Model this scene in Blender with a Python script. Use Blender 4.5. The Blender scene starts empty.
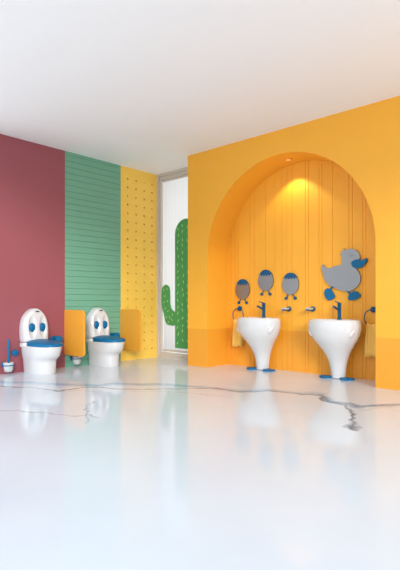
import bpy, bmesh, math
from mathutils import Vector, Matrix
C = bpy.context.scene
COL = C.collection
PI = math.pi

# ---------------------------------------------------------------- camera
cam_d = bpy.data.cameras.new('camera'); cam = bpy.data.objects.new('camera', cam_d); COL.objects.link(cam)
cam_d.sensor_fit = 'HORIZONTAL'; cam_d.sensor_width = 36; cam_d.lens = 36*484/400
cam_d.shift_y = 18/400
cam.location = (0, 0, .89)
cam.rotation_euler = (math.radians(90), 0, math.atan2(.6756, .7373))
C.camera = cam

# ---------------------------------------------------------------- world, sun, exposure
w = bpy.data.worlds.new('world'); C.world = w; w.use_nodes = True
w.node_tree.nodes['Background'].inputs[0].default_value = (.90, .96, 1, 1)
w.node_tree.nodes['Background'].inputs[1].default_value = 1.35
sd = bpy.data.lights.new('daylight', 'SUN'); sun = bpy.data.objects.new('daylight', sd); COL.objects.link(sun)
sd.energy = 1.85; sd.angle = math.radians(16); sd.color = (1, .98, .95)
sun.rotation_euler = Vector((-.78, .61, -.30)).to_track_quat('-Z', 'Y').to_euler()
C.view_settings.view_transform = 'Standard'; C.view_settings.look = 'None'
C.view_settings.gamma = 1; C.view_settings.use_curve_mapping = False
C.view_settings.exposure = 0.1

wd = bpy.data.lights.new('daylight_outside_window', 'AREA'); wo = bpy.data.objects.new('daylight_outside_window', wd); COL.objects.link(wo)
wd.shape = 'RECTANGLE'; wd.size = 1.3; wd.size_y = 3.0; wd.energy = 40; wd.color = (1, .98, .96)
wo.location = (-5.3, 6.3, 1.6); wo.rotation_euler = (math.radians(-90), 0, 0)

# ---------------------------------------------------------------- materials
def srgb(r, g, b):
    f = lambda c: (c/255/12.92) if c/255 <= .04045 else ((c/255+.055)/1.055)**2.4
    return (f(r), f(g), f(b), 1)

def mat(name, col, rough=.5, metal=0, noise=.03, scale=6, bump=0, bscale=200, **kw):
    m = bpy.data.materials.new(name); m.use_nodes = True
    nt = m.node_tree; b = nt.nodes['Principled BSDF']
    b.inputs['Roughness'].default_value = rough; b.inputs['Metallic'].default_value = metal
    for k, v in kw.items(): b.inputs[k.replace('_', ' ')].default_value = v
    tc = nt.nodes.new('ShaderNodeTexCoord')
    n = nt.nodes.new('ShaderNodeTexNoise'); n.inputs['Scale'].default_value = scale; n.inputs['Detail'].default_value = 4
    nt.links.new(tc.outputs['Object'], n.inputs['Vector'])
    mx = nt.nodes.new('ShaderNodeMix'); mx.data_type = 'RGBA'
    mx.inputs['A'].default_value = tuple(c*(1-noise) for c in col[:3])+(1,)
    mx.inputs['B'].default_value = tuple(min(1, c*(1+noise)) for c in col[:3])+(1,)
    nt.links.new(n.outputs['Fac'], mx.inputs['Factor'])
    nt.links.new(mx.outputs['Result'], b.inputs['Base Color'])
    if bump:
        n2 = nt.nodes.new('ShaderNodeTexNoise'); n2.inputs['Scale'].default_value = bscale
        nt.links.new(tc.outputs['Object'], n2.inputs['Vector'])
        bp = nt.nodes.new('ShaderNodeBump'); bp.inputs['Strength'].default_value = bump; bp.inputs['Distance'].default_value = .002
        nt.links.new(n2.outputs['Fac'], bp.inputs['Height']); nt.links.new(bp.outputs['Normal'], b.inputs['Normal'])
    return m

def two_tone(name, up, low, z):
    m = mat(name, up, .55); nt = m.node_tree; b = nt.nodes['Principled BSDF']
    src = b.inputs['Base Color'].links[0].from_socket
    tc = nt.nodes.new('ShaderNodeTexCoord'); s = nt.nodes.new('ShaderNodeSeparateXYZ'); nt.links.new(tc.outputs['Object'], s.inputs[0])
    g = nt.nodes.new('ShaderNodeMath'); g.operation = 'GREATER_THAN'; g.inputs[1].default_value = z; nt.links.new(s.outputs['Z'], g.inputs[0])
    mx = nt.nodes.new('ShaderNodeMix'); mx.data_type = 'RGBA'; mx.inputs['A'].default_value = low
    nt.links.new(src, mx.inputs['B']); nt.links.new(g.outputs[0], mx.inputs['Factor']); nt.links.new(mx.outputs['Result'], b.inputs['Base Color'])
    return m

M = {}
M['red'] = mat('rose_red_paint', srgb(152, 80, 89), .6)
M['green'] = mat('sage_green_paint', srgb(114, 172, 145), .6)
M['yellow'] = mat('warm_yellow_paint', srgb(255, 207, 88), .55)
M['orange'] = two_tone('orange_paint_two_tone', srgb(248, 176, 50), srgb(238, 160, 44), .527)
M['panel'] = mat('orange_laminate', srgb(240, 168, 56), .45)
M['ceil'] = mat('ceiling_white', srgb(246, 246, 248), .8, noise=.01)
M['ceramic'] = mat('white_ceramic', srgb(216, 217, 219), .12, noise=.005, Coat_Weight=.3)
M['blue'] = mat('blue_plastic', srgb(0, 104, 152), .4, Specular_IOR_Level=.25)
M['dblue'] = mat('blue_lacquered_metal', srgb(0, 84, 128), .35, Specular_IOR_Level=.3)
M['mirror'] = mat('mirror_silver', srgb(141, 142, 144), .3, metal=.8, noise=.01)
M['line'] = mat('engraved_grey', srgb(120, 120, 125), .5)
M['dark'] = mat('dark_grey_plastic', srgb(70, 70, 75), .4)
M['glass'] = mat('frosted_glass', srgb(225, 232, 232), .25, noise=.01, Transmission_Weight=.35)
M['frame'] = mat('grey_window_frame', srgb(206, 199, 192), .45)
M['cactus'] = mat('cactus_green', srgb(74, 162, 92), .6, noise=.08)
M['spine'] = mat('pale_spines', srgb(200, 225, 170), .6)
M['towel'] = mat('yellow_towel_cotton', srgb(250, 205, 105), .9, bump=.8, bscale=250)
M['lamp'] = mat('lamp_lens', (1, 1, 1, 1), .4, Emission_Color=(1, .85, .6, 1), Emission_Strength=.6)

def blind_mat():
    m = bpy.data.materials.new('white_blind_fabric'); m.use_nodes = True; nt = m.node_tree
    out = nt.nodes['Material Output']; nt.nodes.remove(nt.nodes['Principled BSDF'])
    d = nt.nodes.new('ShaderNodeBsdfDiffuse'); t = nt.nodes.new('ShaderNodeBsdfTranslucent'); s = nt.nodes.new('ShaderNodeMixShader')
    tc = nt.nodes.new('ShaderNodeTexCoord'); wv = nt.nodes.new('ShaderNodeTexWave'); wv.bands_direction = 'X'; wv.inputs['Scale'].default_value = 9; wv.inputs['Distortion'].default_value = .3
    nt.links.new(tc.outputs['Object'], wv.inputs['Vector'])
    mx = nt.nodes.new('ShaderNodeMix'); mx.data_type = 'RGBA'; mx.inputs['A'].default_value = srgb(206, 207, 207); mx.inputs['B'].default_value = srgb(218, 218, 218)
    nt.links.new(wv.outputs['Fac'], mx.inputs['Factor'])
    nt.links.new(mx.outputs['Result'], d.inputs['Color']); nt.links.new(mx.outputs['Result'], t.inputs['Color'])
    s.inputs[0].default_value = .7
    nt.links.new(d.outputs[0], s.inputs[1]); nt.links.new(t.outputs[0], s.inputs[2]); nt.links.new(s.outputs[0], out.inputs['Surface'])
    return m
M['blind'] = blind_mat()

# polished white marble with blue-grey veins (metres on the floor, x y)
def marble(veins):
    m = bpy.data.materials.new('white_marble_with_veins'); m.use_nodes = True; nt = m.node_tree; N = nt.nodes; Lk = nt.links
    b = N['Principled BSDF']; b.inputs['Roughness'].default_value = .09; b.inputs['Specular IOR Level'].default_value = .22
    tc = N.new('ShaderNodeTexCoord')
    n = N.new('ShaderNodeTexNoise'); n.inputs['Scale'].default_value = 3.2; n.inputs['Detail'].default_value = 4; n.inputs['Roughness'].default_value = .5
    Lk.new(tc.outputs['Object'], n.inputs['Vector'])
    def vm(op, a=None, bb=None, c=None):
        x = N.new('ShaderNodeVectorMath'); x.operation = op
        for i, v in enumerate((a, bb)):
            if v is None: continue
            if hasattr(v, 'links'): Lk.new(v, x.inputs[i])
            else: x.inputs[i].default_value = v
        if c is not None:
            if hasattr(c, 'links'): Lk.new(c, x.inputs['Scale'])
            else: x.inputs['Scale'].default_value = c
        return x
    def mt(op, a, bb=None, clamp=False):
        x = N.new('ShaderNodeMath'); x.operation = op; x.use_clamp = clamp
        for i, v in enumerate((a, bb)):
            if v is None: continue
            if hasattr(v, 'links'): Lk.new(v, x.inputs[i])
            else: x.inputs[i].default_value = v
        return x.outputs[0]
    off = vm('SCALE', vm('SUBTRACT', n.outputs['Color'], (.5, .5, .5)).outputs[0], c=.26)
    p = vm('ADD', tc.outputs['Object'], off.outputs[0])
    p = vm('MULTIPLY', p.outputs[0], (1, 1, 0)).outputs[0]
    cloud = N.new('ShaderNodeTexNoise'); cloud.inputs['Scale'].default_value = 1.1; cloud.inputs['Detail'].default_value = 5
    Lk.new(tc.outputs['Object'], cloud.inputs['Vector'])
    base = N.new('ShaderNodeMix'); base.data_type = 'RGBA'
    base.inputs['A'].default_value = srgb(200, 212, 224); base.inputs['B'].default_value = srgb(224, 232, 242)
    Lk.new(cloud.outputs['Fac'], base.inputs['Factor'])
    cur = base.outputs['Result']
    var = N.new('ShaderNodeTexNoise'); var.inputs['Scale'].default_value = 5; Lk.new(tc.outputs['Object'], var.inputs['Vector'])
    for pts, hw, colr, alpha in veins:
        dmin = None
        for a, c in zip(pts[:-1], pts[1:]):
            A = Vector((a[0], a[1], 0)); B = Vector((c[0], c[1], 0)) - A
            pa = vm('SUBTRACT', p, tuple(A)).outputs[0]
            h = mt('DIVIDE', vm('DOT_PRODUCT', pa, tuple(B)).outputs['Value'], B.length_squared, True)
            bh = vm('SCALE', tuple(B), c=h).outputs[0]
            d = vm('LENGTH', vm('SUBTRACT', pa, bh).outputs[0]).outputs['Value']
            dmin = d if dmin is None else mt('MINIMUM', dmin, d)
        f = mt('SUBTRACT', 1, mt('DIVIDE', dmin, hw), True)
        f = mt('MULTIPLY', mt('MULTIPLY', f, alpha), mt('ADD', var.outputs['Fac'], .45), True)
        mx = N.new('ShaderNodeMix'); mx.data_type = 'RGBA'; Lk.new(f, mx.inputs['Factor']); Lk.new(cur, mx.inputs['A']); mx.inputs['B'].default_value = colr
        cur = mx.outputs['Result']
    Lk.new(cur, b.inputs['Base Color'])
    return m
VEINS = [
 ([(-5.387, 2.46), (-4.95, 2.767), (-4.549, 2.957), (-4.321, 3.08), (-4.306, 3.268), (-3.998, 3.55), (-3.485, 3.804), (-3.009, 3.882), (-2.817, 4.134), (-2.504, 4.197), (-2.34, 4.276)], 0.11, srgb(140, 178, 206), 0.85),
 ([(-5.127, 2.341), (-4.736, 2.534), (-4.376, 2.668), (-4.324, 2.994), (-4.055, 3.078), (-3.689, 3.413), (-3.308, 3.843), (-2.975, 3.839), (-2.785, 4.087), (-2.441, 4.184), (-2.315, 4.23), (-2.146, 3.995), (-1.92, 3.968), (-1.755, 3.752), (-1.64, 3.577), (-1.506, 3.22)], 0.028, srgb(96, 100, 108), 1.0),
 ([(-2.315, 4.23), (-2.078, 3.998), (-1.913, 4.032), (-1.772, 3.941), (-1.679, 4.134), (-1.55, 4.365)], 0.07, srgb(100, 135, 165), 0.9),
 ([(-3.977, 1.816), (-3.6, 2.013), (-3.36, 2.138), (-3.26, 2.276), (-3.101, 2.239)], 0.018, srgb(140, 140, 146), 0.7),
 ([(-3.034, 2.048), (-3.284, 2.255), (-3.526, 2.441), (-3.629, 2.576)], 0.012, srgb(120, 120, 125), 0.5),
 ([(-1.755, 3.752), (-1.662, 3.887), (-1.615, 4.084), (-1.436, 4.045)], 0.012, srgb(150, 150, 155), 0.5),
 ([(-4.401, 2.683), (-3.933, 2.96), (-3.605, 3.336), (-3.198, 3.49), (-2.822, 3.565)], 0.02, srgb(190, 170, 150), 0.5),
]

M['marble'] = marble(VEINS)

# ---------------------------------------------------------------- helpers
def link(name, bm, m, parent=None, smooth=False, angle=None):
    bmesh.ops.recalc_face_normals(bm, faces=bm.faces[:])
    me = bpy.data.meshes.new(name); bm.to_mesh(me); bm.free()
    ms = m if isinstance(m, (list, tuple)) else [m]
    for x in ms: me.materials.append(x)
    o = bpy.data.objects.new(name, me); COL.objects.link(o)
    if smooth:
        for p in me.polygons: p.use_smooth = True
        if angle: me.set_sharp_from_angle(angle=math.radians(angle))
    if parent: o.parent = parent
    return o

def tag(o, label=None, cat=None, group=None, kind=None):
    if label: o['label'] = label
    if cat: o['category'] = cat
    if group: o['group'] = group
    if kind: o['kind'] = kind
    return o

def thing(name, loc, label, cat, group=None, rz=0):
    o = bpy.data.objects.new(name, None); COL.objects.link(o); o.location = loc; o.rotation_euler = (0, 0, rz)
    o.empty_display_size = .1
    return tag(o, label, cat, group)

def copy_thing(r, loc, label, rz=None):
    c = r.copy(); COL.objects.link(c); c.location = loc; c['label'] = label
    if rz is not None: c.rotation_euler = (0, 0, rz)
    for ch in list(r.children):
        d = ch.copy(); COL.objects.link(d); d.parent = c
        for g in list(ch.children):
            e = g.copy(); COL.objects.link(e); e.parent = d
    return c

def box(bm, x0, x1, y0, y1, z0, z1):
    v = [bm.verts.new((x, y, z)) for x in (x0, x1) for y in (y0, y1) for z in (z0, z1)]
    for f in ((0, 1, 3, 2), (4, 6, 7, 5), (0, 4, 5, 1), (2, 3, 7, 6), (0, 2, 6, 4), (1, 5, 7, 3)): bm.faces.new([v[i] for i in f])

def loft(bm, rings, cap0=True, cap1=True):
    R = [[bm.verts.new(p) for p in r] for r in rings]; n = len(R[0])
    for a, b in zip(R[:-1], R[1:]):
        for i in range(n): bm.faces.new((a[i], a[(i+1) % n], b[(i+1) % n], b[i]))
    if cap0: bm.faces.new(R[0][::-1])
    if cap1: bm.faces.new(R[-1])

def prism(bm, pts, axis, t0, t1, bev=0):
    """outline pts (u,v) extruded along axis; 'y': (u,t,v)   'x': (t,u,v)   'z': (u,v,t)"""
    P = {'y': lambda u, v, t: (u, t, v), 'x': lambda u, v, t: (t, u, v), 'z': lambda u, v, t: (u, v, t)}[axis]
    a = [bm.verts.new(P(u, v, t0)) for u, v in pts]; b = [bm.verts.new(P(u, v, t1)) for u, v in pts]
    n = len(pts)
    f0 = bm.faces.new(a); f1 = bm.faces.new(b[::-1])
    for i in range(n): bm.faces.new((a[i], a[(i+1) % n], b[(i+1) % n], b[i]))
    if bev:
        es = list(f0.edges)+list(f1.edges)
        bmesh.ops.bevel(bm, geom=es, offset=bev, segments=2, affect='EDGES', profile=.5)

def tube(bm, pts, r, n=16, caps=True, closed=False):
    pts = [Vector(p) for p in pts]; rings = []
    rr = r if isinstance(r, (list, tuple)) else [r]*len(pts)
    up = None
    for i, p in enumerate(pts):
        if closed: t = (pts[(i+1) % len(pts)]-pts[i-1]).normalized()
        else: t = (pts[min(i+1, len(pts)-1)]-pts[max(i-1, 0)]).normalized()
        if up is None: up = t.orthogonal().normalized()
        up = (up - t*up.dot(t)).normalized(); s = t.cross(up)
        rings.append([tuple(p+(up*math.cos(2*PI*k/n)+s*math.sin(2*PI*k/n))*rr[i]) for k in range(n)])
    if closed:
        rings.append(rings[0]); loft(bm, rings, False, False); bmesh.ops.remove_doubles(bm, verts=bm.verts[:], dist=1e-6)
    else: loft(bm, rings, caps, caps)

def lathe(bm, prof, n=32, axis='z', c=(0, 0, 0)):
    """prof = (radius, height) pairs along axis"""
    P = {'z': lambda u, v, h: (c[0]+u, c[1]+v, c[2]+h), 'x': lambda u, v, h: (c[0]+h, c[1]+u, c[2]+v), 'y': lambda u, v, h: (c[0]+u, c[1]+h, c[2]+v)}[axis]
    loft(bm, [[P(r*math.cos(2*PI*k/n), r*math.sin(2*PI*k/n), h) for k in range(n)] for r, h in prof])

def puck(bm, r, t, axis, c, e=.006):
    lathe(bm, [(r*.96, 0), (r, abs(t)*.1*(1 if t > 0 else -1)), (r, t*.8), (r*.9, t*.96), (r*.7, t)], 28, axis, c)

def smooth_closed(pts, sub=6):
    out = []; n = len(pts)
    for i in range(n):
        p0, p1, p2, p3 = pts[i-1], pts[i], pts[(i+1) % n], pts[(i+2) % n]
        for k in range(sub):
            t = k/sub
            out.append(tuple(.5*((2*p1[j])+(-p0[j]+p2[j])*t+(2*p0[j]-5*p1[j]+4*p2[j]-p3[j])*t*t+(-p0[j]+3*p1[j]-3*p2[j]+p3[j])*t**3) for j in (0, 1)))
    return out

# ---------------------------------------------------------------- structure
XL, YO, YB, YW, HC = -5.914, 5.0, 5.47, 5.40, 3.0
def struct(name, bm, m, **k):
    o = link(name, bm, m, **k); o['kind'] = 'structure'; return o

bm = bmesh.new(); box(bm, -6.1, 1.2, -.6, 5.75, -.1, 0); struct('floor', bm, M['marble'])
bm = bmesh.new(); box(bm, -6.1, 1.2, 1.2, 5.75, HC, HC+.1); struct('ceiling', bm, M['ceil'])
bm = bmesh.new(); box(bm, XL-.18, XL, 2.62, 3.683, 0, HC); tag(struct('wall_left', bm, M['red']), 'dusty red plain section of the left wall')

bm = bmesh.new(); box(bm, XL-.18, XL, .2, 2.62, 0, HC); tag(struct('wall_left', bm, M['ceil']), 'unseen plain white section added at the left end of the left wall')  # added out of view: white cuts warm bounce and gives mirrors a pale reflection

# green shiplap section: real stepped boards
bm = bmesh.new(); y0, y1 = 3.683, 4.653; p = .0845; prof = []
z = 0
while z < HC-1e-6:
    z2 = min(z+p, HC); prof += [(XL, z), (XL, z2-.007), (XL-.008, z2-.005), (XL-.008, z2-.0005)] if z2 < HC else [(XL, z), (XL, z2)]
    z = z2
poly = prof+[(XL-.18, HC), (XL-.18, 0)]
A = [bm.verts.new((x, y0, zz)) for x, zz in poly]; B = [bm.verts.new((x, y1, zz)) for x, zz in poly]; n = len(poly)
for i in range(n): bm.faces.new((A[i], A[(i+1) % n], B[(i+1) % n], B[i]))
bm.faces.new(A); bm.faces.new(B[::-1])
tag(struct('wall_left', bm, M['green']), 'green section of the left wall with horizontal board grooves')

# yellow pegboard section with real recessed holes
bm = bmesh.new(); y0, y1 = 4.653, 5.60
hy = [4.79, 4.958, 5.126, 5.294]; hz = [.151+.1335*k for k in range(21)]
ys = [y0]+[(a+b)/2 for a, b in zip(hy[:-1], hy[1:])]+[5.36]; zs = [0]+[(a+b)/2 for a, b in zip(hz[:-1], hz[1:])]+[HC]
def V(y, z, x=XL): return bm.verts.new((x, y, z))
R_ = .0165
for i, cy in enumerate(hy):
    for j, cz in enumerate(hz):
        ya, yb, za, zb = ys[i], ys[i+1], zs[j], zs[j+1]
        sq = [(yb, (za+zb)/2), (yb, zb), ((ya+yb)/2, zb), (ya, zb), (ya, (za+zb)/2), (ya, za), ((ya+yb)/2, za), (yb, za)]
        S = [V(*q) for q in sq]; K = [V(cy+R_*math.cos(PI/4*k), cz+R_*math.sin(PI/4*k)) for k in range(8)]
        D = [V(cy+R_*math.cos(PI/4*k), cz+R_*math.sin(PI/4*k), XL-.03) for k in range(8)]
        for k in range(8):
            l = (k+1) % 8
            bm.faces.new((S[k], S[l], K[l], K[k])); bm.faces.new((K[k], K[l], D[l], D[k]))
        bm.faces.new(D)
box(bm, XL-.001, XL, 5.36, y1, 0, HC)
box(bm, XL-.18, XL-.031, y0, y1, 0, HC)
bmesh.ops.remove_doubles(bm, verts=bm.verts[:], dist=1e-5)
tag(struct('wall_left', bm, M['yellow']), 'yellow section of the left wall with rows of peg holes')

# orange front wall with arch
XA, XB, ZS = -4.445, -2.077, 1.52; xc = (XA+XB)/2; ra = (XB-XA)/2
arc = [(xc-ra*math.cos(PI*k/64), ZS+ra*math.sin(PI*k/64)) for k in range(65)]
pts = [(-4.818, 0), (XA, 0)]+arc+[(XB, 0), (.9, 0), (.9, HC), (-4.818, HC)]
bm = bmesh.new(); prism(bm, pts, 'y', YO, YB)
tag(struct('wall_right', bm, M['orange'], smooth=True, angle=30), 'orange front wall with an arched alcove and a darker lower band')

# alcove back wall with vertical board grooves
gr = [-4.40, -4.33, -4.275, -4.063, -3.99, -3.80, -3.647, -3.536, -3.459, -3.383, -3.187, -3.142, -2.993, -2.952, -2.81, -2.596, -2.552, -2.423, -2.386, -2.22]
prof = [(XA-.05, YB)]
for g in gr: prof += [(g-.004, YB), (g-.002, YB+.006), (g+.002, YB+.006), (g+.004, YB)]
prof += [(XB+.3, YB), (XB+.3, YB+.15), (XA-.05, YB+.15)]
bm = bmesh.new(); prism(bm, prof, 'z', 0, HC)
tag(struct('wall_back', bm, M['orange']), 'orange boarded back wall of the arched alcove')

# window: frame and opening
wn = thing('window_1', (0, 0, 0), None, None); wn['kind'] = 'structure'; wn['label'] = 'tall window in a grey frame beside the orange wall'
bm = bmesh.new()
def frame(bm, x0, x1, z0, z1, wl, wr, wb, wt, ya, yb):
    o = [(x0, z0), (x1, z0), (x1, z1), (x0, z1)]; i = [(x0+wl, z0+wb), (x1-wr, z0+wb), (x1-wr, z1-wt), (x0+wl, z1-wt)]
    VV = [[bm.verts.new((x, y, z)) for x, z in q] for q in (o, i) for y in (ya, yb)]
    oa, ob, ia, ib = VV
    for k in range(4):
        l = (k+1) % 4
        for q in ((oa[k], oa[l], ia[l], ia[k]), (ob[k], ib[k], ib[l], ob[l]), (oa[k], ob[k], ob[l], oa[l]), (ia[k], ia[l], ib[l], ib[k])): bm.faces.new(q)
frame(bm, XL, -4.70, 0, HC, .035, .05, .03, .035, YW, YW+.2)
frame(bm, XL+.035, -4.75, .03, HC-.035, .03, .05, .055, .05, YW+.03, YW+.12)
link('window_frame', bm, M['frame'], wn)

bl = thing('roller_blind', (-5.28, 5.49, 0), 'white roller blind filling the tall window behind the green cactus', 'blind')
bm = bmesh.new(); box(bm, -.562, .43, -.0015, .0015, .13, 2.91); link('blind_fabric', bm, M['blind'], bl)
bm = bmesh.new(); box(bm, -.562, .43, -.012, .012, .095, .13); link('bottom_bar', bm, M['frame'], bl)
bm = bmesh.new(); lathe(bm, [(.02, -.562), (.02, .43)], 20, 'x', (0, 0, 2.905)); link('roller', bm, M['frame'], bl, smooth=True, angle=40)

# cactus
ct = thing('cactus_cutout', (0, 0, 0), 'tall green cactus figure with one upturned arm in the tall window', 'cactus')
cx0, cx1 = -5.525, -5.06; cc = (cx0+cx1)/2; cr = (cx1-cx0)/2
out = [(cx0, .17)]+[(cc-cr*math.cos(PI*k/24), 1.98+cr*math.sin(PI*k/24)) for k in range(25)]+[(cx1, .17)]
bm = bmesh.new(); prism(bm, out, 'y', 5.435, 5.465, .006); link('trunk', bm, M['cactus'], ct)
arm = smooth_closed([(-5.53, .545), (-5.665, .531), (-5.742, .569), (-5.80, .741), (-5.838, .867), (-5.838, 1.10), (-5.80, 1.165), (-5.745, 1.19), (-5.69, 1.165), (-5.66, 1.10), (-5.655, .98), (-5.647, .852), (-5.597, .77), (-5.53, .735)], 4)
bm = bmesh.new(); prism(bm, arm, 'y', 5.44, 5.46, .004); link('arm', bm, M['cactus'], ct)
bm = bmesh.new()
import random
random.seed(4)
def spine(x, z, a, y, l=.032):
    dx, dz = math.sin(a)*l, math.cos(a)*l; px, pz = math.cos(a)*.0065, -math.sin(a)*.0065
    prism(bm, [(x-dx, z-dz), (x+px, z+pz), (x+dx, z+dz), (x-px, z-pz)], 'y', y-.003, y+.001)
for r in range(17):
    for c in range(4):
        x = cc-.165+.11*c+random.uniform(-.015, .015); z = .27+.113*r+(.05 if c % 2 else 0)+random.uniform(-.02, .02)
        if z > 1.98 and math.hypot(x-cc, z-1.98) > cr-.04: continue
        spine(x, z, random.choice((-.5, -.15, .2, .6)), 5.435)
for x, z in ((-5.79, 1.1), (-5.71, 1.12), (-5.76, 1.0), (-5.79, .9), (-5.7, .92), (-5.75, .8), (-5.69, .76), (-5.73, .66), (-5.65, .66), (-5.6, .62), (-5.59, .7), (-5.68, .58)):
    spine(x, z, random.choice((-.6, -.2, .5, .9)), 5.44, .024)
o = link('spines', bm, M['spine'], ct); o['kind'] = 'stuff'; o['label'] = 'pale spines scattered over the cactus'

# ---------------------------------------------------------------- partitions
def rrect(x0, x1, z0, z1, r):
    P = [(x0, z0)]
    P += [(x1-r+r*math.sin(PI/2*k/8), z0+r-r*math.cos(PI/2*k/8)) for k in range(9)]
    P += [(x1-r+r*math.cos(PI/2*k/8), z1-r+r*math.sin(PI/2*k/8)) for k in range(9)]
    return P+[(x0, z1)]
for Y, lb in ((3.683, 'orange privacy panel with rounded corners between the two toilets'), (4.653, 'orange privacy panel with rounded corners in front of the yellow pegboard wall')):
    bm = bmesh.new(); prism(bm, rrect(0, .47, .175, .795, .055), 'y', -.012, .012, .004)
    o = link('privacy_panel', bm, M['panel']); o.location = (XL, Y, 0); tag(o, lb, 'panel', 'orange privacy panels beside the toilets')

# ---------------------------------------------------------------- toilets
def dsec(z, ln, hw, x0=0, c=.2, nb=5, nf=2.25, n=48):
    P = []
    for k in range(n):
        t = 2*PI*k/n; cs, sn = math.cos(t), math.sin(t)
        e = nf if cs >= 0 else nb
        a = (ln-c) if cs >= 0 else (c-x0)
        s = (abs(cs)**e+abs(sn)**e)**(-1/e)
        P.append((c+a*cs*s, hw*sn*s, z))
    return P
def make_toilet(loc, label):
    t = thing('toilet', loc, label, 'toilet', 'children toilets with duck faces')
    bm = bmesh.new()
    loft(bm, [dsec(z, l, h, .003) for z, l, h in ((0.0, .475, .146), (.01, .48, .15), (.14, .482, .156), (.175, .488, .162), (.2, .53, .17), (.235, .566, .177), (.28, .586, .182), (.315, .596, .184), (.34, .60, .186), (.348, .598, .184))])
    loft(bm, [dsec(z, .15, h, .003, c=.07, nf=5) for z, h in ((.33, .186), (.378, .186), (.384, .18))])
    link('bowl', bm, M['ceramic'], t, smooth=True, angle=50)
    # head-shaped raised lid with sunken eye sockets
    bm = bmesh.new(); nz, nu = 56, 57; z0, z1 = .390, .822
    key = [(0, .172), (.08, .182), (.3, .187), (.45, .186), (.6, .176), (.72, .157), (.82, .128), (.9, .094), (.96, .06), (.99, .038), (1, .028)]
    def hw(s):
        for (a, b), (c, d) in zip(key[:-1], key[1:]):
            if s <= c: return b+(d-b)*(s-a)/(c-a)
        return key[-1][1]
    def dent(y, z):
        v = 0
        for ey in (-.073, .073):
            q = ((y-ey)/.052)**2+((z-.575)/.15)**2
            if q < 1: v = max(v, (1-q)**.8*.03)
        return v
    rings = []
    for j in range(nz+1):
        s = j/nz; z = z0+(z1-z0)*s; W = hw(s)*.965; T = (.128-.035*s)*(1-s**14)**.3*min(1, .8+s*6) if s < 1 else .03
        T = max(T, .03); row = []
        for i in range(nu):
            u = -1+2*i/(nu-1); a = PI/2*u
            uu = math.sin(a); x = T*max(0, 1-abs(uu)**4.5)**(1/3.0); y = W*uu
            row.append((.045+x-dent(y, z)*(1 if x > T*.5 else 0), y, z))
        rings.append(row+[(.006, W*.98, z), (.006, -W*.98, z)])
    loft(bm, rings); link('lid', bm, M['ceramic'], t, smooth=True, angle=70)
    lid = t.children[-1] if False else [c for c in COL.objects if c.parent == t and c.name.startswith('lid')][-1]
    for ey in (-.073, .073):
        bm = bmesh.new()
        loft(bm, [[(x, ey+r*.043*math.cos(2*PI*k/28), .575+r*.058*math.sin(2*PI*k/28)) for k in range(28)] for x, r in ((.115, .9), (.136, 1), (.145, .96), (.153, .8), (.158, .45), (.159, .1))])
        o = link('eye', bm, M['blue'], lid, smooth=True); o['label'] = 'blue oval eye'
    bm = bmesh.new(); prism(bm, [(.025*math.cos(2*PI*k/20), .783+.008*math.sin(2*PI*k/20)) for k in range(20)], 'x', .11, .152); o = link('catch', bm, M['dark'], lid)
    # blue bill-shaped seat
    bm = bmesh.new()
    loft(bm, [[(x, y, zz+(.026*max(0, 1-(x-.13)/.46) if z > .36 else 0)) for x, y, zz in dsec(z, l, h, x0, c=.3, nb=3)] for z, l, h, x0 in ((.349, .60, .178, .135), (.353, .612, .187, .128), (.377, .614, .188, .126), (.383, .606, .18, .132), (.392, .55, .15, .15), (.401, .42, .11, .17), (.406, .33, .06, .2))])
    o = link('seat', bm, M['blue'], t, smooth=True, angle=60); o['label'] = 'blue bill-shaped seat'
    for s in (-1, 1):
        bm = bmesh.new(); tube(bm, [(.13, s*.08-.02, .388), (.13, s*.08+.02, .388)], .009); link('hinge', bm, M['blue'], t, smooth=True, angle=40)
    return t
t1 = make_toilet((XL, 3.19, 0), 'white duck-faced toilet with blue eyes and blue seat against the red wall')
copy_thing(t1, (XL, 4.184, 0), 'white duck-faced toilet with blue eyes and blue seat against the green wall')

# toilet brush sets
t = thing('toilet_brush', (XL, 2.83, 0), 'blue toilet brush in a white cup mounted on the red wall', 'toilet brush', 'wall mounted toilet brushes')
bm = bmesh.new(); lathe(bm, [(.028, .03), (.046, .04), (.056, .07), (.062, .15), (.057, .15), (.05, .07), (.03, .05)], 28, 'z', (.088, 0, 0)); link('cup', bm, M['glass'], t, smooth=True, angle=50)
bm = bmesh.new(); tube(bm, [(.088+.0625*math.cos(2*PI*k/32), .0625*math.sin(2*PI*k/32), .115) for k in range(32)], .006, 8, closed=True)
puck(bm, .034, .03, 'x', (0, -.02, .118)); link('bracket', bm, M['blue'], t, smooth=True, angle=50)
bm = bmesh.new(); lathe(bm, [(.008, .10), (.0125, .16), (.0125, .42), (.01, .438), (.004, .442)], 16, 'z', (.088, 0, 0)); link('handle', bm, M['blue'], t, smooth=True, angle=60)
bm = bmesh.new(); lathe(bm, [(.012, .06), (.032, .066), (.034, .11), (.014, .125)], 20, 'z', (.088, 0, 0)); link('brush_head', bm, M['ceramic'], t, smooth=True, angle=60)
copy_thing(t, (XL, 3.815, 0), 'blue toilet brush in a white cup on the green wall below the middle orange panel')

# round knobs
bm = bmesh.new(); puck(bm, .04, .035, 'x', (0, 0, 0))
o = link('wall_hook', bm, M['blue'], smooth=True, angle=50); o.location = (XL, 2.953, .255)
tag(o, 'round blue wall hook on the red wall beside the toilet brush', 'hook', 'round blue wall hooks')

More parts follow.
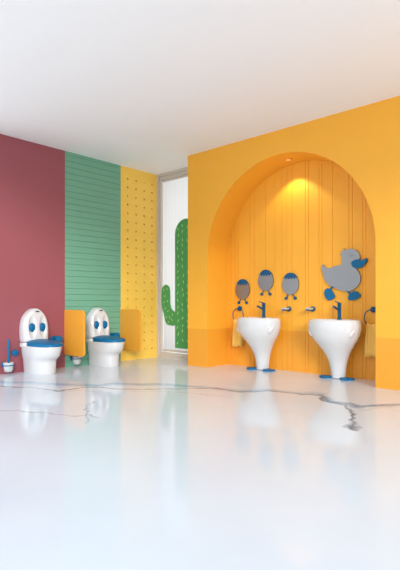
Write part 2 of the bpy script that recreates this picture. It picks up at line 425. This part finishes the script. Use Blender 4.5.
# paper roll holders
t = thing('toilet_paper_holder', (XL, 3.525, .395), 'blue paper roll holder on the red wall right of the toilet', 'paper holder', 'blue paper roll holders')
bm = bmesh.new(); puck(bm, .036, .022, 'x', (0, -.035, .01)); tube(bm, [(.0, -.035, .01), (.075, -.035, .01)], .01); link('bracket', bm, M['blue'], t, smooth=True, angle=50)
bm = bmesh.new(); lathe(bm, [(.018, -.05), (.046, -.047), (.052, -.036), (.052, .036), (.046, .047), (.018, .05)], 28, 'y', (.075, 0, 0)); link('roll_cover', bm, M['blue'], t, smooth=True, angle=50)
copy_thing(t, (XL, 4.5, .395), 'blue paper roll holder on the green wall right of the toilet')

# ---------------------------------------------------------------- washbasins
def make_basin(loc, label):
    t = thing('washbasin', loc, label, 'washbasin', 'white pedestal washbasins on blue duck feet')
    prof = [(.006, .080, .080, .10), (.02, .083, .083, .10), (.12, .093, .093, .10), (.195, .108, .108, .095), (.25, .128, .126, .085), (.306, .155, .147, .07), (.36, .19, .163, .05), (.42, .235, .183, .03), (.475, .277, .203, .015), (.523, .3, .21, .006), (.575, .318, .214, 0), (.628, .322, .216, 0), (.665, .319, .214, 0), (.684, .31, .206, 0), (.694, .298, .198, 0), (.697, .288, .19, 0)]
    n = 56
    ring = lambda z, a, b, cy, cx=0: [(cx+a*math.cos(2*PI*k/n), cy+b*math.sin(2*PI*k/n), z) for k in range(n)]
    R = [ring(*p) for p in prof]
    R += [ring(z, a, b, cy) for z, a, b, cy in ((.696, .285, .155, -.025), (.69, .275, .15, -.025), (.65, .26, .135, -.025), (.60, .19, .10, -.025), (.58, .08, .05, -.025))]
    bm = bmesh.new(); loft(bm, R); link('basin_and_pedestal', bm, M['ceramic'], t, smooth=True, angle=70)
    for s in (-1, 1):
        bm = bmesh.new(); prof2 = []
        for j in range(15):
            v = -1+2*j/14; r = math.sqrt(max(0, 1-v*v)); taper = 1-.35*v
            prof2.append([(s*(.026*r*taper*math.cos(2*PI*k/20)), .044*r*taper*math.sin(2*PI*k/20), .075*v) for k in range(20)])
        prof2[0] = [(x*.01, y*.01, z) for x, y, z in prof2[1][:]] if False else [(0.0005*math.cos(k), .0005*math.sin(k), -.075) for k in range(20)]
        prof2[-1] = [(0.0005*math.cos(2*PI*k/20), .0005*math.sin(2*PI*k/20), .075) for k in range(20)]
        prof2[0] = [(0.0005*math.cos(2*PI*k/20), .0005*math.sin(2*PI*k/20), -.075) for k in range(20)]
        loft(bm, prof2)
        bmesh.ops.rotate(bm, verts=bm.verts[:], matrix=Matrix.Rotation(s*math.radians(32), 3, 'Y') @ Matrix.Rotation(math.radians(-15), 3, 'X'))
        bmesh.ops.translate(bm, verts=bm.verts[:], vec=(s*.262, -.072, .55))
        o = link('wing', bm, M['ceramic'], t, smooth=True)
    for s in (-1, 1):
        pts = [(-.035, .05), (.035, .05), (.05, -.02), (.085, -.10), (.05, -.105), (.03, -.13), (0, -.118), (-.03, -.13), (-.05, -.105), (-.085, -.10), (-.05, -.02)]
        a = s*math.radians(52); pts = smooth_closed([(x*math.cos(a)-y*math.sin(a), x*math.sin(a)+y*math.cos(a)) for x, y in pts], 4)
        bm = bmesh.new(); prism(bm, [(x+s*.085, y+.075) for x, y in pts], 'z', .001, .022, .005)
        o = link('webbed_foot', bm, M['blue'], t, smooth=True, angle=50); o['label'] = 'blue webbed foot'
    return t
def make_faucet(loc, label):
    t = thing('faucet', loc, label, 'faucet', 'blue basin faucets')
    bm = bmesh.new(); lathe(bm, [(.028, 0), (.028, .006), (.0215, .008), (.0215, .165), (.023, .167), (.023, .19), (.019, .194)], 24, 'z'); link('body', bm, M['dblue'], t, smooth=True, angle=40)
    bm = bmesh.new(); tube(bm, [(0, 0, .105), (0, -.07, .127), (0, -.14, .150)], .0135); link('spout', bm, M['dblue'], t, smooth=True, angle=40)
    bm = bmesh.new(); tube(bm, [(0, 0, .192), (0, -.05, .20), (0, -.11, .213)], [.008, .006, .0055], 10); link('lever', bm, M['dblue'], t, smooth=True, angle=40)
    return t
BX = (-3.757, -2.668)
b1 = make_basin((BX[0], 5.24, 0), 'white pedestal washbasin with blue duck feet under the round mirrors')
copy_thing(b1, (BX[1], 5.24, 0), 'white pedestal washbasin with blue duck feet under the duck-shaped mirror')
f1 = make_faucet((BX[0], 5.365, .698), 'blue tap with raised spout on the washbasin under the round mirrors')
copy_thing(f1, (BX[1], 5.365, .698), 'blue tap with raised spout on the washbasin under the duck-shaped mirror')

# ---------------------------------------------------------------- mirrors
def make_mirror(x, z, label, a=.122, b=.142):
    t = thing('round_mirror', (x, YB, z), label, 'mirror', 'egg mirrors with blue caps and little feet')
    def egg(k, n=48, g=1.0):
        th = 2*PI*k/n; return (g*a*math.cos(th)*(1-.06*math.sin(th)), g*b*math.sin(th))
    bm = bmesh.new(); prism(bm, [egg(k) for k in range(48)], 'y', -.026, -.006, .003); link('glass', bm, M['mirror'], t)
    bm = bmesh.new(); top = [egg(k, 48, 1.02) for k in range(4, 21)]
    zig = []
    x0, x1 = top[-1][0], top[0][0]; zz = top[0][1]
    for k in range(1, 10):
        zig.append((x0+(x1-x0)*k/10, zz+(.014 if k % 2 else -.016)))
    prism(bm, top+zig, 'y', -.031, -.004); o = link('cap', bm, M['dblue'], t); o['label'] = 'blue cap with a jagged edge'
    for s in (-1, 1):
        bm = bmesh.new(); tube(bm, [(s*.035, -.016, -b*.93), (s*.05, -.016, -b-.02), (s*.062, -.016, -b-.038)], .0065, 10)
        lathe(bm, [(.012, -.026), (.02, -.024), (.02, -.008), (.012, -.006)], 18, 'y', (s*.068, 0, -b-.045)); link('foot', bm, M['dblue'], t, smooth=True, angle=45)
    bm = bmesh.new(); tube(bm, [(0, -.007, 0), (0, 0, 0)], .03); link('wall_mount', bm, M['dark'], t)
    return t
make_mirror(-4.18, 1.082, 'egg-shaped mirror with blue cap and feet, above the left towel ring')
make_mirror(-3.785, 1.197, 'egg-shaped mirror with blue cap and feet, highest one, above a washbasin tap')
make_mirror(-3.395, 1.14, 'egg-shaped mirror with blue cap and feet, right of the highest one')

t = thing('duck_mirror', (0, YB, 0), 'silver duck-shaped mirror with blue beak and blue webbed feet', 'mirror')
body = [(-2.922, 1.366), (-2.888, 1.324), (-2.828, 1.321), (-2.749, 1.341), (-2.688, 1.348), (-2.668, 1.376), (-2.678, 1.413), (-2.675, 1.467), (-2.652, 1.501), (-2.604, 1.528), (-2.547, 1.533), (-2.492, 1.508), (-2.458, 1.467), (-2.449, 1.417), (-2.473, 1.385), (-2.5, 1.35), (-2.51, 1.32), (-2.49, 1.285), (-2.464, 1.251), (-2.442, 1.188), (-2.453, 1.127), (-2.492, 1.075), (-2.547, 1.041), (-2.613, 1.028), (-2.69, 1.044), (-2.768, 1.076), (-2.838, 1.11), (-2.898, 1.167), (-2.918, 1.224), (-2.935, 1.28), (-2.945, 1.318), (-2.938, 1.354)]
bm = bmesh.new(); prism(bm, smooth_closed(body, 4), 'y', -.028, -.008, .003); link('glass', bm, M['mirror'], t)
bm = bmesh.new()
prism(bm, [(-2.63, 1.515), (-2.652, 1.545), (-2.658, 1.515), (-2.69, 1.512), (-2.672, 1.495), (-2.704, 1.472), (-2.67, 1.462)], 'y', -.026, -.009); link('crest', bm, M['mirror'], t)
bm = bmesh.new(); prism(bm, smooth_closed([(-2.555, 1.361), (-2.529, 1.39), (-2.473, 1.404), (-2.427, 1.388), (-2.391, 1.402), (-2.364, 1.408), (-2.362, 1.377), (-2.391, 1.335), (-2.427, 1.307), (-2.482, 1.299), (-2.529, 1.312)], 5), 'y', -.036, -.012, .003)
o = link('beak', bm, M['blue'], t); o['label'] = 'blue beak'
fl = [(-2.898, 1.047), (-2.868, 1.071), (-2.828, 1.059), (-2.798, 1.027), (-2.768, .972), (-2.788, .939), (-2.815, .938), (-2.838, .922), (-2.878, .94), (-2.906, 1.001)]
fr = [(-2.592, .932), (-2.591, .97), (-2.566, 1.008), (-2.519, 1.03), (-2.48, 1.022), (-2.462, 1.0), (-2.442, .985), (-2.45, .962), (-2.48, .940), (-2.538, .922)]
for pts, leg in ((fl, [(-2.79, -.018, 1.095), (-2.845, -.018, 1.045)]), (fr, [(-2.618, -.018, 1.045), (-2.575, -.018, 1.0)])):
    bm = bmesh.new(); prism(bm, smooth_closed(pts, 4), 'y', -.03, -.008, .003); tube(bm, leg, .011, 10); o = link('webbed_foot', bm, M['blue'], t); o['label'] = 'blue webbed foot'
bm = bmesh.new(); tube(bm, [(-2.545+.022*math.cos(a), -.0285, 1.44+.014*math.sin(a)) for a in [PI*k/10 for k in range(11)]], .0035, 6)
o = link('eye', bm, M['line'], t); o['label'] = 'engraved closed eye'
bm = bmesh.new(); tube(bm, [(-2.65, -.009, 1.2), (-2.65, 0, 1.2)], .06); link('wall_mount', bm, M['dark'], t)

# ---------------------------------------------------------------- soap dishes
t = thing('soap_dish', (-3.425, YB, .812), 'small white soap dish on a round blue mount right of the left washbasin', 'soap dish', 'soap dishes between the washbasins')
bm = bmesh.new(); puck(bm, .033, -.03, 'y', (0, 0, 0)); tube(bm, [(0, -.02, 0), (0, -.05, -.004)], .016)
box(bm, -.024, .024, -.145, -.035, -.022, -.008)
link('bracket', bm, M['dblue'], t, smooth=True, angle=40)
bm = bmesh.new(); loft(bm, [[(hx*.034*f, -.092+hy*.057*f, z) for hx, hy in ((-1, -.7), (-.7, -1), (.7, -1), (1, -.7), (1, .7), (.7, 1), (-.7, 1), (-1, .7))] for z, f in ((-.008, .8), (.004, 1), (.016, 1.02), (.016, .88), (.004, .8))])
link('dish', bm, M['glass'], t)
copy_thing(t, (-3.075, YB, .814), 'small white soap dish on a round blue mount left of the right washbasin')

# ---------------------------------------------------------------- towel rings and towels
t = thing('towel_ring', (-4.232, YB, .812), 'blue towel ring on the boarded wall left of the left washbasin', 'towel ring', 'blue towel rings')
bm = bmesh.new(); puck(bm, .034, -.035, 'y', (0, 0, 0)); tube(bm, [(0, -.02, 0), (0, -.055, -.002)], .012); link('wall_mount', bm, M['dblue'], t, smooth=True, angle=40)
bm = bmesh.new(); tube(bm, [(.093*math.cos(2*PI*k/48), -.055, -.093+.093*math.sin(2*PI*k/48)) for k in range(48)], .0065, 10, closed=True); link('ring', bm, M['dblue'], t, smooth=True)
copy_thing(t, (-2.291, YB, .814), 'blue towel ring right of the right washbasin beside the alcove edge')
def towel(cx, label, w=.155, ph=0):
    bm = bmesh.new(); y0 = YB-.055; zr = .63
    path = [(y0-.020, .275), (y0-.021, .33), (y0-.021, .40), (y0-.020, .48), (y0-.017, .56), (y0-.015, .61), (y0-.014, .634), (y0, .644), (y0+.014, .634), (y0+.015, .60), (y0+.016, .52), (y0+.018, .42), (y0+.018, .30)]
    path = [(y, z) for y, z in path]; nx = 30; G = []
    for y, z in path:
        f = min(1, max(0, (.64-z)/.2)); ww = w*(.72+.28*f); row = []
        for i in range(nx+1):
            u = -1+2*i/nx
            row.append(bm.verts.new((cx+u*ww/2, y+(.008*math.sin(u*7+ph)+.004*math.sin(u*15))*(.35+.65*f), z+(.008*math.sin(u*3+ph) if z < .31 else (.093-math.sqrt(.093**2-(u*ww/2)**2)) if z > .6 else 0))))
        G.append(row)
    for a, b in zip(G[:-1], G[1:]):
        for i in range(nx): bm.faces.new((a[i], a[i+1], b[i+1], b[i]))
    o = link('hand_towel', bm, M['towel'], smooth=True)
    md = o.modifiers.new('thickness', 'SOLIDIFY'); md.thickness = .005; md.offset = 0
    tag(o, label, 'towel', 'yellow hand towels'); return o
towel(-4.232, 'yellow hand towel hanging from the left towel ring, partly behind the washbasin')
towel(-2.291, 'yellow hand towel hanging from the right towel ring by the alcove edge', ph=1.3)

# ---------------------------------------------------------------- downlight in the alcove crown
dl = thing('downlight', (-3.30, 5.25, 2.695), 'small round downlight set in the crown of the arched alcove', 'lamp')
bm = bmesh.new(); lathe(bm, [(.03, .01), (.045, .01), (.045, -.006), (.036, -.006), (.034, .0)], 28, 'z'); link('housing', bm, M['panel'], dl, smooth=True, angle=40)
bm = bmesh.new(); lathe(bm, [(.033, .004), (.033, .0)], 24, 'z'); link('lens', bm, M['lamp'], dl)
def spot(name, e, ang, blend):
    ld = bpy.data.lights.new(name, 'SPOT'); ld.energy = e; ld.spot_size = math.radians(ang); ld.spot_blend = blend; ld.color = (1, .9, .55); ld.shadow_soft_size = .02
    o = bpy.data.objects.new(name, ld); COL.objects.link(o); o.parent = dl; o.location = (0, 0, -.012)
spot('lamp_wide_beam', 18, 104, .35)
spot('lamp_narrow_beam', 8, 36, .3)
